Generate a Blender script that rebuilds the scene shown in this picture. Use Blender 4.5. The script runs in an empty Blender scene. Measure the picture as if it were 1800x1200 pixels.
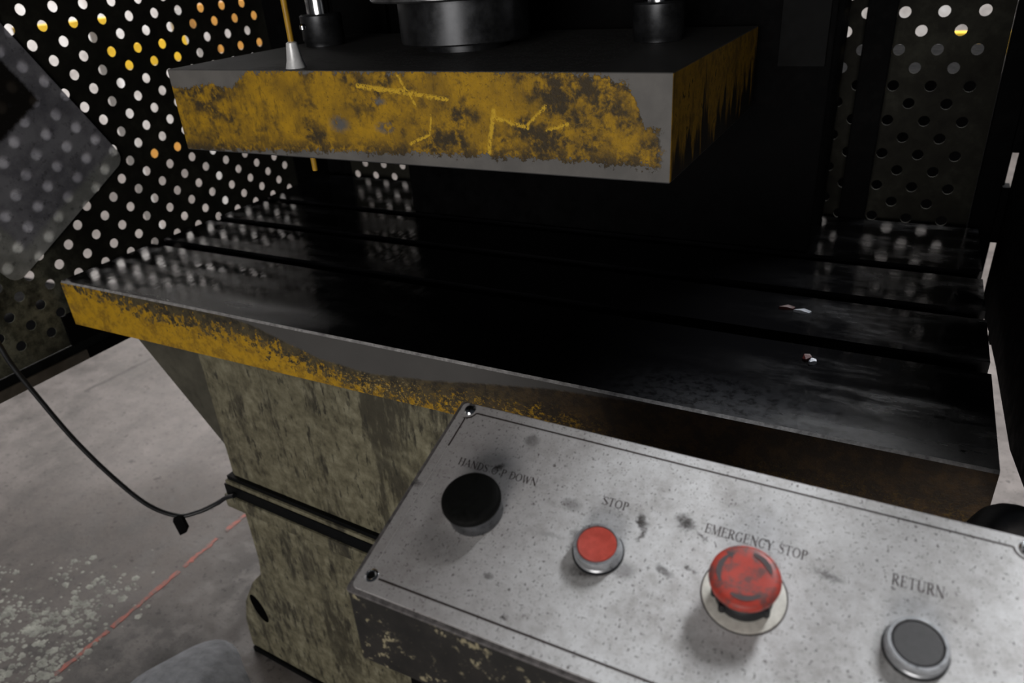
import bpy, bmesh, math, random
from mathutils import Vector, Matrix
random.seed(7)
S = bpy.context.scene
C = S.collection
H = 1.303                      # camera height above the floor (m)

# ------------------------------------------------------------------ camera
cam_d = bpy.data.cameras.new('camera'); cam = bpy.data.objects.new('camera', cam_d); C.objects.link(cam)
RX = Vector((0.88741648, 0.45652972, -0.06381692))
RD = Vector((0.16193111, -0.4383518, -0.88409616))
RF = Vector((-0.43159043, 0.77422756, -0.46292698))
m = Matrix((RX, -RD, -RF)).transposed().to_4x4(); m.translation = (0, 0, H)
cam.matrix_world = m
cam_d.sensor_width = 36; cam_d.lens = 1306.78 / 1800 * 36
cam_d.clip_start = 0.02
cam_d.dof.use_dof = True; cam_d.dof.focus_distance = 0.78; cam_d.dof.aperture_fstop = 7.0
S.camera = cam
# ------------------------------------------------------------------ world, lights, exposure
S.view_settings.view_transform = 'Standard'; S.view_settings.look = 'None'
S.view_settings.gamma = 1; S.view_settings.use_curve_mapping = False
S.view_settings.exposure = 0.0
w = bpy.data.worlds.new('hall_air'); S.world = w; w.use_nodes = True
w.node_tree.nodes['Background'].inputs[0].default_value = (0.82, 0.9, 1, 1)
w.node_tree.nodes['Background'].inputs[1].default_value = 0.026

def area(name, loc, target, size, energy, col=(1, 1, 1), size_y=None):
    d = bpy.data.lights.new(name, 'AREA'); d.energy = energy; d.color = col
    d.shape = 'RECTANGLE'; d.size = size; d.size_y = size_y or size
    o = bpy.data.objects.new(name, d); C.objects.link(o)
    o.location = (loc[0], loc[1], loc[2] + H)
    v = Vector((target[0], target[1], target[2] + H)) - o.location
    o.rotation_euler = v.to_track_quat('-Z', 'Y').to_euler()
    return o
# roof light above the right end of the press, added front fill behind the camera,
# added washes that brighten the wall and floor beyond the guards
area('roof_light', (0.80, 2.40, 2.40), (0.0, 0.34, -0.33), 0.75, 190, (0.97, 0.98, 1.0))
area('front_fill', (0.15, -3.5, 0.12), (-0.6, 0.7, -0.35), 2.0, 84, (1.0, 0.96, 0.92), 1.2)
area('wall_wash', (-4.4, 3.6, 2.6), (-5.2, 3.6, -0.6), 1.2, 190, (1.0, 0.97, 0.95), 2.6)
area('rear_wash', (0.3, 4.2, 2.7), (0.3, 4.4, -1.3), 3.0, 170, (1.0, 0.98, 0.97), 1.4)

# ------------------------------------------------------------------ helpers
def tag(o, label=None, cat=None, group=None, kind=None):
    if label: o['label'] = label
    if cat: o['category'] = cat
    if group: o['group'] = group
    if kind: o['kind'] = kind
    return o

def empty(name, loc, label=None, cat=None, group=None, mat3=None):
    o = bpy.data.objects.new(name, None); C.objects.link(o)
    o.empty_display_size = 0.05
    M = mat3.to_4x4() if mat3 else Matrix()
    M.translation = Vector(loc)
    o.matrix_world = M
    WM[o.name] = M.copy()
    return tag(o, label, cat, group)
WM = {}

def obj(name, verts, faces, mat=None, parent=None, smooth=False, mats=None, fmat=None, local=False, bevel=0, uvn=None):
    """One mesh object. Vertices in world coordinates (or in the parent's own frame when local)."""
    vs = [Vector(v) for v in verts]
    c = Vector((0, 0, 0))
    if not local:
        lo = Vector([min(v[i] for v in vs) for i in range(3)]); hi = Vector([max(v[i] for v in vs) for i in range(3)])
        c = (lo + hi) / 2; c.z = lo.z
    me = bpy.data.meshes.new(name)
    me.from_pydata([tuple(v - c) for v in vs], [], faces)
    for mm in (mats or [mat]): me.materials.append(mm)
    if fmat:
        for p, i in zip(me.polygons, fmat): p.material_index = i
    bm = bmesh.new(); bm.from_mesh(me)
    bmesh.ops.remove_doubles(bm, verts=bm.verts, dist=1e-6)
    bmesh.ops.recalc_face_normals(bm, faces=bm.faces)
    if bevel:
        es = [e for e in bm.edges if len(e.link_faces) == 2 and e.calc_face_angle(0) > 0.5]
        bmesh.ops.bevel(bm, geom=es, offset=bevel, segments=2, affect='EDGES', profile=0.5)
    bm.to_mesh(me); bm.free()
    if smooth:
        for p in me.polygons: p.use_smooth = True
        try: me.set_sharp_from_angle(angle=math.radians(38))
        except Exception: pass
    o = bpy.data.objects.new(name, me); C.objects.link(o)
    if parent:
        o.parent = parent
        if local:
            WM[o.name] = WM[parent.name].copy()
        else:
            o.matrix_parent_inverse = WM[parent.name].inverted()
            o.location = c
            WM[o.name] = Matrix.Translation(c)
    else:
        o.location = c
        WM[o.name] = Matrix.Translation(c)
    return o

def boxg(x0, x1, y0, y1, z0, z1):
    v = [(x, y, z) for x in (x0, x1) for y in (y0, y1) for z in (z0, z1)]
    f = [(0, 1, 3, 2), (4, 6, 7, 5), (0, 4, 5, 1), (2, 3, 7, 6), (0, 2, 6, 4), (1, 5, 7, 3)]
    return v, f
def box(name, x0, x1, y0, y1, z0, z1, mat, parent=None, bevel=0, smooth=False):
    v, f = boxg(x0, x1, y0, y1, z0 + H, z1 + H)
    return obj(name, v, f, mat, parent, bevel=bevel, smooth=smooth or bevel > 0)
def join(parts):
    V, F = [], []
    for v, f in parts:
        n = len(V); V += list(v); F += [tuple(i + n for i in q) for q in f]
    return V, F
def prism(poly, d, A, B, D, O=(0, 0, 0)):
    """polygon in plane (A,B) at O, extruded d along D"""
    O, A, B, D = map(Vector, (O, A, B, D)); n = len(poly)
    v = [O + A * p + B * q for p, q in poly] + [O + A * p + B * q + D * d for p, q in poly]
    f = [tuple(range(n)), tuple(range(2 * n - 1, n - 1, -1))] + [(i, (i + 1) % n, n + (i + 1) % n, n + i) for i in range(n)]
    return v, f
def lathe(prof, O=(0, 0, 0), seg=40, cap=True):
    v, f = [], []; k = len(prof)
    for i in range(seg):
        a = 2 * math.pi * i / seg
        for r, z in prof: v.append((O[0] + r * math.cos(a), O[1] + r * math.sin(a), O[2] + z))
    for i in range(seg):
        j = (i + 1) % seg
        for q in range(k - 1): f.append((i * k + q, j * k + q, j * k + q + 1, i * k + q + 1))
    if cap:
        f.append(tuple(i * k for i in range(seg))[::-1]); f.append(tuple(i * k + k - 1 for i in range(seg)))
    return v, f
def tube(pts, r, seg=10):
    pts = [Vector(p) for p in pts]; v, f = [], []; n = len(pts)
    for i, p in enumerate(pts):
        t = (pts[min(i + 1, n - 1)] - pts[max(i - 1, 0)]).normalized()
        s = t.cross(Vector((0.3, 0.2, 1))).normalized(); q = t.cross(s)
        rr = r(i / (n - 1)) if callable(r) else r
        for k in range(seg):
            a = 2 * math.pi * k / seg; v.append(p + s * math.cos(a) * rr + q * math.sin(a) * rr)
    for i in range(n - 1):
        for k in range(seg):
            l = (k + 1) % seg; f.append((i * seg + k, i * seg + l, (i + 1) * seg + l, (i + 1) * seg + k))
    f.append(tuple(range(seg))[::-1]); f.append(tuple(range((n - 1) * seg, n * seg)))
    return v, f
def spline(pts, n=8):
    P = [Vector(p) for p in pts]; out = []
    for i in range(len(P) - 1):
        p0 = P[max(i - 1, 0)]; p1 = P[i]; p2 = P[i + 1]; p3 = P[min(i + 2, len(P) - 1)]
        for k in range(n):
            t = k / n
            out.append(0.5 * ((2 * p1) + (p2 - p0) * t + (2 * p0 - 5 * p1 + 4 * p2 - p3) * t * t + (3 * p1 - p0 - 3 * p2 + p3) * t ** 3))
    out.append(P[-1]); return out

# ------------------------------------------------------------------ material helper
class N:
    def __init__(s, name):
        s.m = bpy.data.materials.new(name); s.m.use_nodes = True
        s.t = s.m.node_tree; s.b = s.t.nodes['Principled BSDF']; s.out = s.t.nodes['Material Output']
    def n(s, typ, **k):
        o = s.t.nodes.new(typ)
        for a, b in k.items(): setattr(o, a, b)
        return o
    def put(s, sock, v):
        if isinstance(v, bpy.types.NodeSocket): s.t.links.new(v, sock)
        elif isinstance(v, (tuple, list)) and sock.type == 'RGBA' and len(v) == 3: sock.default_value = (*v, 1)
        else: sock.default_value = v
    def pos(s): return s.n('ShaderNodeNewGeometry').outputs['Position']
    def ob(s): return s.n('ShaderNodeTexCoord').outputs['Object']
    def map(s, vec, scale=(1, 1, 1), rot=(0, 0, 0), loc=(0, 0, 0)):
        o = s.n('ShaderNodeMapping'); s.put(o.inputs['Vector'], vec)
        o.inputs['Scale'].default_value = scale; o.inputs['Rotation'].default_value = rot; o.inputs['Location'].default_value = loc
        return o.outputs[0]
    def xyz(s, vec):
        o = s.n('ShaderNodeSeparateXYZ'); s.put(o.inputs[0], vec); return o.outputs
    def noise(s, vec, scale, detail=4, rough=0.6, dist=0.0):
        o = s.n('ShaderNodeTexNoise'); s.put(o.inputs['Vector'], vec)
        o.inputs['Scale'].default_value = scale; o.inputs['Detail'].default_value = detail
        o.inputs['Roughness'].default_value = rough; o.inputs['Distortion'].default_value = dist
        return o.outputs['Fac']
    def vor(s, vec, scale, feat='F1', rnd=1.0):
        o = s.n('ShaderNodeTexVoronoi', feature=feat); s.put(o.inputs['Vector'], vec)
        o.inputs['Scale'].default_value = scale; o.inputs['Randomness'].default_value = rnd
        return o.outputs['Distance']
    def ma(s, op, a, b=0.0, c=None, clamp=False):
        o = s.n('ShaderNodeMath', operation=op); o.use_clamp = clamp
        s.put(o.inputs[0], a); s.put(o.inputs[1], b)
        if c is not None: s.put(o.inputs[2], c)
        return o.outputs[0]
    def ss(s, v, a, b, lo=0.0, hi=1.0):
        o = s.n('ShaderNodeMapRange', interpolation_type='SMOOTHSTEP')
        s.put(o.inputs[0], v); s.put(o.inputs[1], a); s.put(o.inputs[2], b); s.put(o.inputs[3], lo); s.put(o.inputs[4], hi)
        return o.outputs[0]
    def curve(s, v, pts):
        o = s.n('ShaderNodeValToRGB'); r = o.color_ramp
        while len(r.elements) < len(pts): r.elements.new(0.5)
        for e, (p, q) in zip(r.elements, pts): e.position = p; e.color = (q, q, q, 1)
        s.put(o.inputs[0], v); return o.outputs[0]
    def mix(s, f, a, b):
        o = s.n('ShaderNodeMix', data_type='RGBA'); s.put(o.inputs[0], f); s.put(o.inputs[6], a); s.put(o.inputs[7], b)
        return o.outputs[2]
    def ramp(s, f, stops):
        o = s.n('ShaderNodeValToRGB'); r = o.color_ramp
        while len(r.elements) < len(stops): r.elements.new(0.5)
        for e, (p, q) in zip(r.elements, stops): e.position = p; e.color = (*q, 1)
        s.put(o.inputs[0], f); return o.outputs[0]
    def bump(s, h, strength=0.4, dist=0.001):
        o = s.n('ShaderNodeBump'); s.put(o.inputs['Height'], h); o.inputs['Strength'].default_value = strength
        o.inputs['Distance'].default_value = dist; s.t.links.new(o.outputs[0], s.b.inputs['Normal'])
    def seg(s, u, v, a, b, wd):
        """soft mask of a stroke from a to b on coordinates (u,v)"""
        dx, dy = b[0] - a[0], b[1] - a[1]; L2 = dx * dx + dy * dy
        pu = s.ma('SUBTRACT', u, a[0]); pv = s.ma('SUBTRACT', v, a[1])
        t = s.ma('DIVIDE', s.ma('ADD', s.ma('MULTIPLY', pu, dx), s.ma('MULTIPLY', pv, dy)), L2, clamp=True)
        du = s.ma('SUBTRACT', pu, s.ma('MULTIPLY', t, dx)); dv = s.ma('SUBTRACT', pv, s.ma('MULTIPLY', t, dy))
        d = s.ma('SQRT', s.ma('ADD', s.ma('MULTIPLY', du, du), s.ma('MULTIPLY', dv, dv)))
        return s.ss(d, wd, wd * 0.3)
    def spot(s, u, v, c, r, rot=0.0):
        """soft elliptical stain mask, radii r"""
        ca, sa = math.cos(rot), math.sin(rot)
        pu = s.ma('SUBTRACT', u, c[0]); pv = s.ma('SUBTRACT', v, c[1])
        x = s.ma('DIVIDE', s.ma('ADD', s.ma('MULTIPLY', pu, ca), s.ma('MULTIPLY', pv, sa)), r[0])
        y = s.ma('DIVIDE', s.ma('SUBTRACT', s.ma('MULTIPLY', pv, ca), s.ma('MULTIPLY', pu, sa)), r[1])
        d = s.ma('SQRT', s.ma('ADD', s.ma('MULTIPLY', x, x), s.ma('MULTIPLY', y, y)))
        return s.ss(d, 1.15, 0.25)
    def set(s, col=None, rough=None, metal=None, spec=None, ior=None):
        if col is not None: s.put(s.b.inputs['Base Color'], col)
        if rough is not None: s.put(s.b.inputs['Roughness'], rough)
        if metal is not None: s.put(s.b.inputs['Metallic'], metal)
        if spec is not None: s.put(s.b.inputs['Specular IOR Level'], spec)
        if ior is not None: s.put(s.b.inputs['IOR'], ior)
        return s.m
def plain(name, col, rough=0.6, metal=0.0, var=0.35, scale=60, spec=0.5, bump=0.0):
    n = N(name); p = n.ob(); f = n.noise(p, scale, 5, 0.65)
    lo = tuple(c * (1 - var) for c in col); hi = tuple(min(1, c * (1 + var)) for c in col)
    n.set(n.ramp(f, [(0.3, lo), (0.7, hi)]), n.ss(f, 0.25, 0.75, rough * 0.8, min(1, rough * 1.2)), metal, spec)
    if bump: n.bump(f, bump, 0.001)
    return n.m

YEL = (0.50, 0.282, 0.010); YEL_D = (0.20, 0.115, 0.012); GRIME = (0.032, 0.026, 0.018); BARE = (0.14, 0.135, 0.135)
# --- platen paint: yellow coat with ragged bare steel borders, grime and fresh scratches
def m_platen():
    n = N('worn_yellow_platen_paint'); p = n.pos(); x, y, z = n.xyz(p)
    u = n.ma('DIVIDE', n.ma('ADD', x, 0.896), 0.69); wv = n.ma('DIVIDE', n.ma('SUBTRACT', z, H - 0.2155), 0.107)
    j1 = n.noise(p, 55, 6, 0.7); j2 = n.noise(p, 230, 4, 0.7); j3 = n.noise(p, 14, 5, 0.65)
    jag = n.ma('MULTIPLY', n.ma('SUBTRACT', n.ma('ADD', n.ma('MULTIPLY', j1, 0.6), n.ma('MULTIPLY', j2, 0.4)), 0.5), 0.46)
    wj = n.ma('ADD', wv, jag); uj = n.ma('ADD', u, n.ma('MULTIPLY', jag, 0.16))
    top = n.curve(u, [(0.0, 0.76), (0.10, 0.82), (0.165, 0.80), (0.215, 0.97), (0.5, 0.99), (0.82, 0.99), (0.90, 0.95), (0.935, 0.88), (0.96, 0.52), (1.0, 0.50)])
    bot = n.curve(u, [(0.0, 0.02), (0.18, 0.04), (0.4, 0.10), (0.65, 0.15), (0.85, 0.16), (0.95, 0.17), (1.0, 0.12)])
    yel = n.ma('MULTIPLY', n.ss(n.ma('SUBTRACT', top, wj), -0.012, 0.012), n.ss(n.ma('SUBTRACT', wj, bot), -0.012, 0.012))
    yel = n.ma('MULTIPLY', yel, n.ss(uj, 0.988, 0.978))
    # the end face and the underside keep their own coat
    side = n.ss(x, -0.2075, -0.2065)
    streak = n.noise(n.map(p, (60, 60, 7)), 1.0, 4, 0.6)
    ys = n.ss(n.ma('ADD', streak, n.ma('ADD', n.ma('MULTIPLY', n.ma('SUBTRACT', wv, 0.5), 0.42), n.ma('MULTIPLY', n.ma('SUBTRACT', 0.85, y), 0.25))), 0.36, 0.46)
    pits = n.ma('MAXIMUM', n.ss(j2, 0.57, 0.66), n.ss(n.noise(n.map(p, (90, 90, 26)), 1.0, 5, 0.7), 0.55, 0.68)); blot = n.ss(n.ma('ADD', j3, n.curve(u, [(0, 0.10), (0.12, 0.06), (0.25, -0.12), (0.55, -0.09), (0.70, 0.06), (0.85, 0.13), (1, 0.12)])), 0.47, 0.62)
    low = n.ss(n.ma('SUBTRACT', wj, bot), 0.26, 0.02)
    j4 = n.noise(p, 33, 6, 0.72)
    gr = n.ma('MULTIPLY', n.ss(j1, 0.38, 0.56), n.ma('MAXIMUM', n.ma('MULTIPLY', blot, 0.95), n.ma('MULTIPLY', low, 0.92)))
    gr = n.ma('MAXIMUM', gr, n.ma('MULTIPLY', n.ss(j4, 0.54, 0.66), n.ma('ADD', 0.22, n.ma('MULTIPLY', blot, 0.7))))
    tone = n.mix(n.ss(n.noise(p, 24, 5, 0.7), 0.35, 0.7), YEL, (0.27, 0.155, 0.012))
    col = n.mix(gr, tone, GRIME)
    col = n.mix(n.ma('MULTIPLY', pits, 0.62), col, (0.115, 0.070, 0.012))
    sc = None
    wu = n.ma('ADD', n.ma('MULTIPLY', u, 6.45), n.ma('MULTIPLY', n.ma('SUBTRACT', j1, 0.5), 0.10)); wz = n.ma('ADD', wv, n.ma('MULTIPLY', n.ma('SUBTRACT', j2, 0.5), 0.10))
    for a, b, wd in [((2.95, .84), (3.55, .78), .035), ((3.5, .80), (3.72, .76), .035), ((3.72, .76), (4.08, .72), .03), ((3.5, .95), (3.68, .66), .018),
                     ((3.85, .55), (3.82, .35), .018), ((3.82, .35), (3.55, .24), .02), ((4.62, .62), (4.5, .12), .035), ((4.62, .55), (5.0, .47), .03), ((5.0, .5), (5.2, .68), .022), ((5.2, .45), (5.42, .52), .02)]:
        q = n.seg(wu, wz, a, b, wd); sc = q if sc is None else n.ma('MAXIMUM', sc, q)
    sc = n.ma('MULTIPLY', sc, n.ss(j2, 0.38, 0.5))
    col = n.mix(sc, col, (0.72, 0.45, 0.03))
    chip = None
    for c_, r_ in [((2.62, .42), (.17, .11)), ((3.25, .40), (.16, .07)), ((3.2, .68), (.12, .05)), ((0.9, .9), (.2, .06))]:
        q = n.spot(wu, wz, c_, r_); chip = q if chip is None else n.ma('MAXIMUM', chip, q)
    chip = n.ma('MULTIPLY', chip, n.ss(j1, 0.40, 0.5))
    yel = n.ma('MULTIPLY', yel, n.ma('SUBTRACT', 1.0, chip))
    bare = n.mix(n.ss(j3, 0.3, 0.7), (0.118, 0.114, 0.109), (0.170, 0.163, 0.154))
    front = n.mix(yel, bare, col)
    endc = n.mix(n.ma('MULTIPLY', ys, n.ss(j1, 0.30, 0.45)), (0.012, 0.009, 0.006), n.mix(n.ss(j1, 0.4, 0.65), (0.34, 0.19, 0.012), (0.15, 0.085, 0.01)))
    topf = n.ss(z, H - 0.1105, H - 0.1095); botf = n.ss(z, H - 0.2135, H - 0.2145)
    c2 = n.mix(side, front, endc); c2 = n.mix(topf, c2, n.mix(j3, (0.05, 0.05, 0.05), (0.09, 0.088, 0.085))); c2 = n.mix(botf, c2, (0.05, 0.05, 0.052))
    n.set(c2, n.mix(yel, (0.55, 0.55, 0.55), (0.62, 0.62, 0.62)), 0.0, 0.35)
    hgt = n.ma('ADD', n.ma('MULTIPLY', yel, 0.6), n.ma('MULTIPLY', n.ma('MULTIPLY', j2, yel), n.curve(u, [(0, 0.35), (0.5, 0.45), (0.8, 1.0), (1, 1.0)])))
    n.bump(hgt, 0.55, 0.0022)
    return n.m
# --- bed front: coat worn from yellow on the left to oily brown with box shade painted in on the right
def m_bed_front():
    n = N('worn_yellow_bed_front'); p = n.pos(); x, y, z = n.xyz(p)
    u = n.ma('DIVIDE', n.ma('ADD', x, 1.221), 1.34); wv = n.ma('DIVIDE', n.ma('SUBTRACT', z, H - 0.517), 0.08)
    j1 = n.noise(p, 60, 6, 0.7); j2 = n.noise(p, 260, 4, 0.75); j3 = n.noise(p, 12, 5, 0.65)
    jag = n.ma('MULTIPLY', n.ma('SUBTRACT', n.ma('ADD', n.ma('MULTIPLY', j1, 0.6), n.ma('MULTIPLY', j2, 0.4)), 0.5), 0.9)
    ylim = n.curve(u, [(0.0, 1.0), (0.07, 0.92), (0.12, 0.70), (0.22, 0.62), (0.30, 0.60), (0.37, 0.42), (0.43, 0.12), (0.52, 0.02), (0.60, 0.16), (0.66, 0.26), (0.72, 0.05)])
    mt = n.noise(p, 125, 5, 0.72)
    yel = n.ss(n.ma('ADD', mt, n.ma('MULTIPLY', n.ma('SUBTRACT', ylim, wv), 0.42)), 0.455, 0.56)
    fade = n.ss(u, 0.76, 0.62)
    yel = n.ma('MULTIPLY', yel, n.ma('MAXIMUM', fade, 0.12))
    speck = n.ma('MULTIPLY', n.ss(j2, 0.545, 0.60), n.ss(n.ma('ADD', wv, n.ma('MULTIPLY', jag, 0.5)), n.curve(u, [(0, 1.0), (0.2, 0.95), (0.35, 0.75), (0.5, 0.5), (0.7, 0.75)]), 0.2))
    speck = n.ma('MULTIPLY', speck, n.ma('MAXIMUM', fade, 0.1))
    blim = n.curve(u, [(0.0, 1.0), (0.27, 0.99), (0.32, 0.90), (0.36, 0.72), (0.41, 0.50), (0.47, 0.42), (0.55, 0.56), (0.61, 0.72), (0.68, 0.88), (0.8, 0.98)])
    bare = n.ss(n.ma('SUBTRACT', n.ma('ADD', wv, n.ma('MULTIPLY', jag, 0.14)), blim), -0.03, 0.03)
    ytone = n.mix(n.ss(j1, 0.4, 0.65), YEL, (0.26, 0.145, 0.012))
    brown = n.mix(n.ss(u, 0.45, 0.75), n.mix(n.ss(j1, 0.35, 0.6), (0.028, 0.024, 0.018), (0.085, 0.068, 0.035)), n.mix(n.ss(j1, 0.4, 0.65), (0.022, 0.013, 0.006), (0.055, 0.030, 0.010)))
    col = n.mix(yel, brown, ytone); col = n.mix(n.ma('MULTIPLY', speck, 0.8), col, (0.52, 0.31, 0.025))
    pale = n.ma('MULTIPLY', n.ss(j2, 0.58, 0.66), n.spot(u, wv, (0.485, 0.35), (0.06, 0.4)))
    col = n.mix(n.ma('MULTIPLY', pale, 0.6), col, (0.34, 0.34, 0.25))
    col = n.mix(n.ma('MULTIPLY', bare, n.ss(u, 0.86, 0.7)), col, n.mix(j3, (0.062, 0.060, 0.059), (0.095, 0.092, 0.089)))
    n.set(col, 0.55, 0.0, 0.35)
    n.bump(n.ma('ADD', n.ma('MULTIPLY', n.ma('SUBTRACT', 1.0, bare), j2), n.ma('MULTIPLY', yel, 0.3)), 0.6, 0.002)
    return n.m
def m_bed_top():
    n = N('oily_black_bed_steel'); p = n.pos(); x, y, z = n.xyz(p)
    a = n.noise(n.map(p, (5, 16, 5)), 1.0, 6, 0.65); b = n.noise(p, 90, 4, 0.7); c = n.noise(n.map(p, (18, 5, 5)), 1.0, 3, 0.6)
    worn = n.ma('MULTIPLY', n.ss(a, 0.45, 0.68), n.ma('MAXIMUM', n.ss(x, -0.16, 0.02), n.ma('MULTIPLY', n.ss(x, -0.65, -1.0), 0.35)))
    edge = n.ma('MULTIPLY', n.ss(y, 0.76, 0.665), n.ma('MAXIMUM', n.ss(x, -0.32, -0.12), n.ma('MULTIPLY', n.ss(x, -0.5, -0.8), 0.5)))
    k = n.ma('MAXIMUM', worn, edge)
    col = n.mix(n.ma('MULTIPLY', k, n.ss(b, 0.3, 0.6)), (0.0035, 0.0035, 0.004), (0.030, 0.031, 0.034))
    n.set(col, n.ma('ADD', n.ss(a, 0.3, 0.7, 0.05, 0.22), n.ma('MULTIPLY', k, 0.16)), 0.0, 0.5, 1.62)
    n.bump(n.ma('ADD', n.ma('MULTIPLY', c, 1.0), n.ma('MULTIPLY', b, 0.12)), 0.25, 0.004)
    return n.m
def m_casting():
    n = N('dirty_cream_green_casting_paint'); p = n.pos()
    s1 = n.noise(n.map(p, (20, 20, 3.2)), 1.0, 6, 0.68); s2 = n.noise(p, 45, 6, 0.7); s3 = n.noise(p, 7, 4, 0.6); s4 = n.noise(n.map(p, (110, 110, 30)), 1.0, 4, 0.7)
    base = n.ramp(s2, [(0.32, (0.088, 0.079, 0.050)), (0.52, (0.178, 0.164, 0.108)), (0.68, (0.265, 0.248, 0.172))])
    st = n.ma('MULTIPLY', n.ss(n.ma('ADD', n.ma('MULTIPLY', s1, 0.62), n.ma('MULTIPLY', s4, 0.38)), 0.48, 0.58), n.ss(s3, 0.36, 0.54))
    col = n.mix(n.ma('MULTIPLY', st, 0.85), base, (0.040, 0.036, 0.026))
    col = n.mix(n.ma('MULTIPLY', n.ss(s4, 0.575, 0.66), 0.75), col, (0.03, 0.028, 0.022))
    n.set(col, 0.6, 0.0, 0.3); n.bump(n.ma('ADD', s2, s4), 0.3, 0.003)
    return n.m
def m_floor():
    n = N('stained_concrete_floor'); p = n.pos(); x, y, z = n.xyz(p)
    a = n.noise(p, 2.2, 6, 0.62); b = n.noise(p, 14, 6, 0.7); c = n.noise(p, 85, 4, 0.7)
    col = n.ramp(n.ma('ADD', n.ma('MULTIPLY', a, 0.5), n.ma('MULTIPLY', b, 0.5)), [(0.36, (0.062, 0.055, 0.051)), (0.5, (0.143, 0.127, 0.119)), (0.64, (0.218, 0.195, 0.184))])
    dk = n.ma('MULTIPLY', n.ma('MAXIMUM', n.ss(c, 0.58, 0.66), n.ss(n.noise(p, 34, 3, 0.6), 0.62, 0.70)), 0.75); col = n.mix(dk, col, (0.045, 0.04, 0.038))
    dark_zone = n.ma('MULTIPLY', n.ma('MAXIMUM', n.spot(x, y, (-1.30, 0.56), (0.28, 0.22)), n.spot(x, y, (-1.16, 0.95), (0.3, 0.34))), n.ss(b, 0.35, 0.55))  # darker zones near the base and at lower left
    dark_zone = n.ma('MAXIMUM', dark_zone, n.ma('MULTIPLY', n.spot(x, y, (-1.5, 0.44), (0.24, 0.2)), n.ss(b, 0.45, 0.6)))
    col = n.mix(n.ma('MULTIPLY', dark_zone, 0.75), col, (0.06, 0.058, 0.058))
    crack = n.seg(n.ma('ADD', x, n.ma('MULTIPLY', b, 0.05)), y, (-2.47, 1.30), (-2.45, 1.56), 0.012)
    col = n.mix(n.ma('MULTIPLY', crack, 0.7), col, (0.05, 0.045, 0.042))
    n.set(col, n.ss(b, 0.3, 0.7, 0.45, 0.75), 0.0, 0.4); n.bump(n.ma('ADD', b, n.ma('MULTIPLY', c, 0.4)), 0.35, 0.004)
    return n.m
def m_panel():
    n = N('scuffed_silver_panel'); p = n.ob(); u, v, _ = n.xyz(p)
    a = n.noise(p, 22, 6, 0.65); b = n.noise(p, 120, 5, 0.7); c = n.noise(p, 420, 3, 0.65)
    d = n.noise(n.map(p, (700, 300, 300), (0, 0, 0.9)), 1.0, 2, 0.5); e = n.noise(n.map(p, (240, 700, 300), (0, 0, -0.3)), 1.0, 2, 0.5)
    col = n.ramp(n.ma('ADD', n.ma('MULTIPLY', a, 0.6), n.ma('MULTIPLY', b, 0.4)), [(0.36, (0.36, 0.35, 0.345)), (0.5, (0.52, 0.52, 0.525)), (0.62, (0.62, 0.625, 0.635))])
    col = n.mix(n.ss(u, 0.18, 0.0, 0.0, 0.6), col, (0.31, 0.285, 0.28))  # left end darkened, a shade gradient painted into the plate colour
    sp = n.ma('MAXIMUM', n.ma('MULTIPLY', n.ss(d, 0.645, 0.69), 0.9), n.ma('MULTIPLY', n.ss(e, 0.665, 0.70), 0.8))
    sp = n.ma('MAXIMUM', sp, n.ma('MULTIPLY', n.ss(c, 0.625, 0.70), 0.6))
    h = n.noise(p, 210, 2, 0.5); sp = n.ma('MAXIMUM', sp, n.ma('MULTIPLY', n.ss(h, 0.69, 0.73), 0.85))
    col = n.mix(n.ma('MULTIPLY', sp, n.ss(b, 0.30, 0.52)), col, (0.055, 0.045, 0.042))
    col = n.mix(n.ma('MULTIPLY', n.ss(n.noise(p, 900, 2, 0.5), 0.5, 0.75), 0.18), col, (0.20, 0.185, 0.18))
    um = n.ma('MULTIPLY', n.ma('ADD', u, n.ma('MULTIPLY', n.ma('SUBTRACT', b, 0.5), 0.012)), 1000); vm = n.ma('MULTIPLY', n.ma('ADD', v, n.ma('MULTIPLY', n.ma('SUBTRACT', c, 0.5), 0.010)), 1000)
    for c_, r_, ro, k in [((165.5, -59), (3.2, 9), 0.55, .8), ((168, -69), (2.2, 6), -0.35, .85), ((191.7, -51.5), (8.5, 6.5), -0.6, .75), ((204, -58), (7, 1.4), -0.5, .6), ((68.8, -20), (6, 7.5), 0.3, .45),
                          ((142, -104), (12, 7), 0.2, .62), ((128.5, -86), (4.5, 10), 0.1, .6), ((189, -88), (7, 3.5), -0.4, .55), ((200.4, -81.5), (2.6, 1.8), 0, .85), ((205, -82.6), (4, 1.2), -.2, .6),
                          ((117, -62), (9, 6), 0, .38), ((56, -49), (3.2, 5.2), -0.5, .92), ((279, -60), (11, 3), -0.15, .5), ((107, -149.3), (2.4, 2), 0, .75), ((2.5, -80), (5, 3), 0, .6),
                          ((165, -96), (10, 8), 0, .4), ((45, -118), (24, 15), 0, .28), ((236, -125), (10, 3), 0, .15), ((86, -128), (4, 3.2), 0, .5), ((310, -92), (6, 14), 0, .3), ((30, -95), (10, 22), 0, .2), ((112, -88), (14, 2.2), 0.1, .22)]:
        q = n.ma('MULTIPLY', n.ma('MULTIPLY', n.spot(um, vm, c_, r_, ro), min(1.0, k * 1.35)), n.ss(b, 0.30, 0.55, 0.45, 1.0))
        col = n.mix(q, col, (0.050, 0.045, 0.043))
    n.set(col, n.ss(b, 0.3, 0.7, 0.42, 0.6), 0.0, 0.35)
    n.bump(n.ma('ADD', c, n.ma('MULTIPLY', sp, -0.8)), 0.12, 0.0006)
    return n.m
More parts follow.
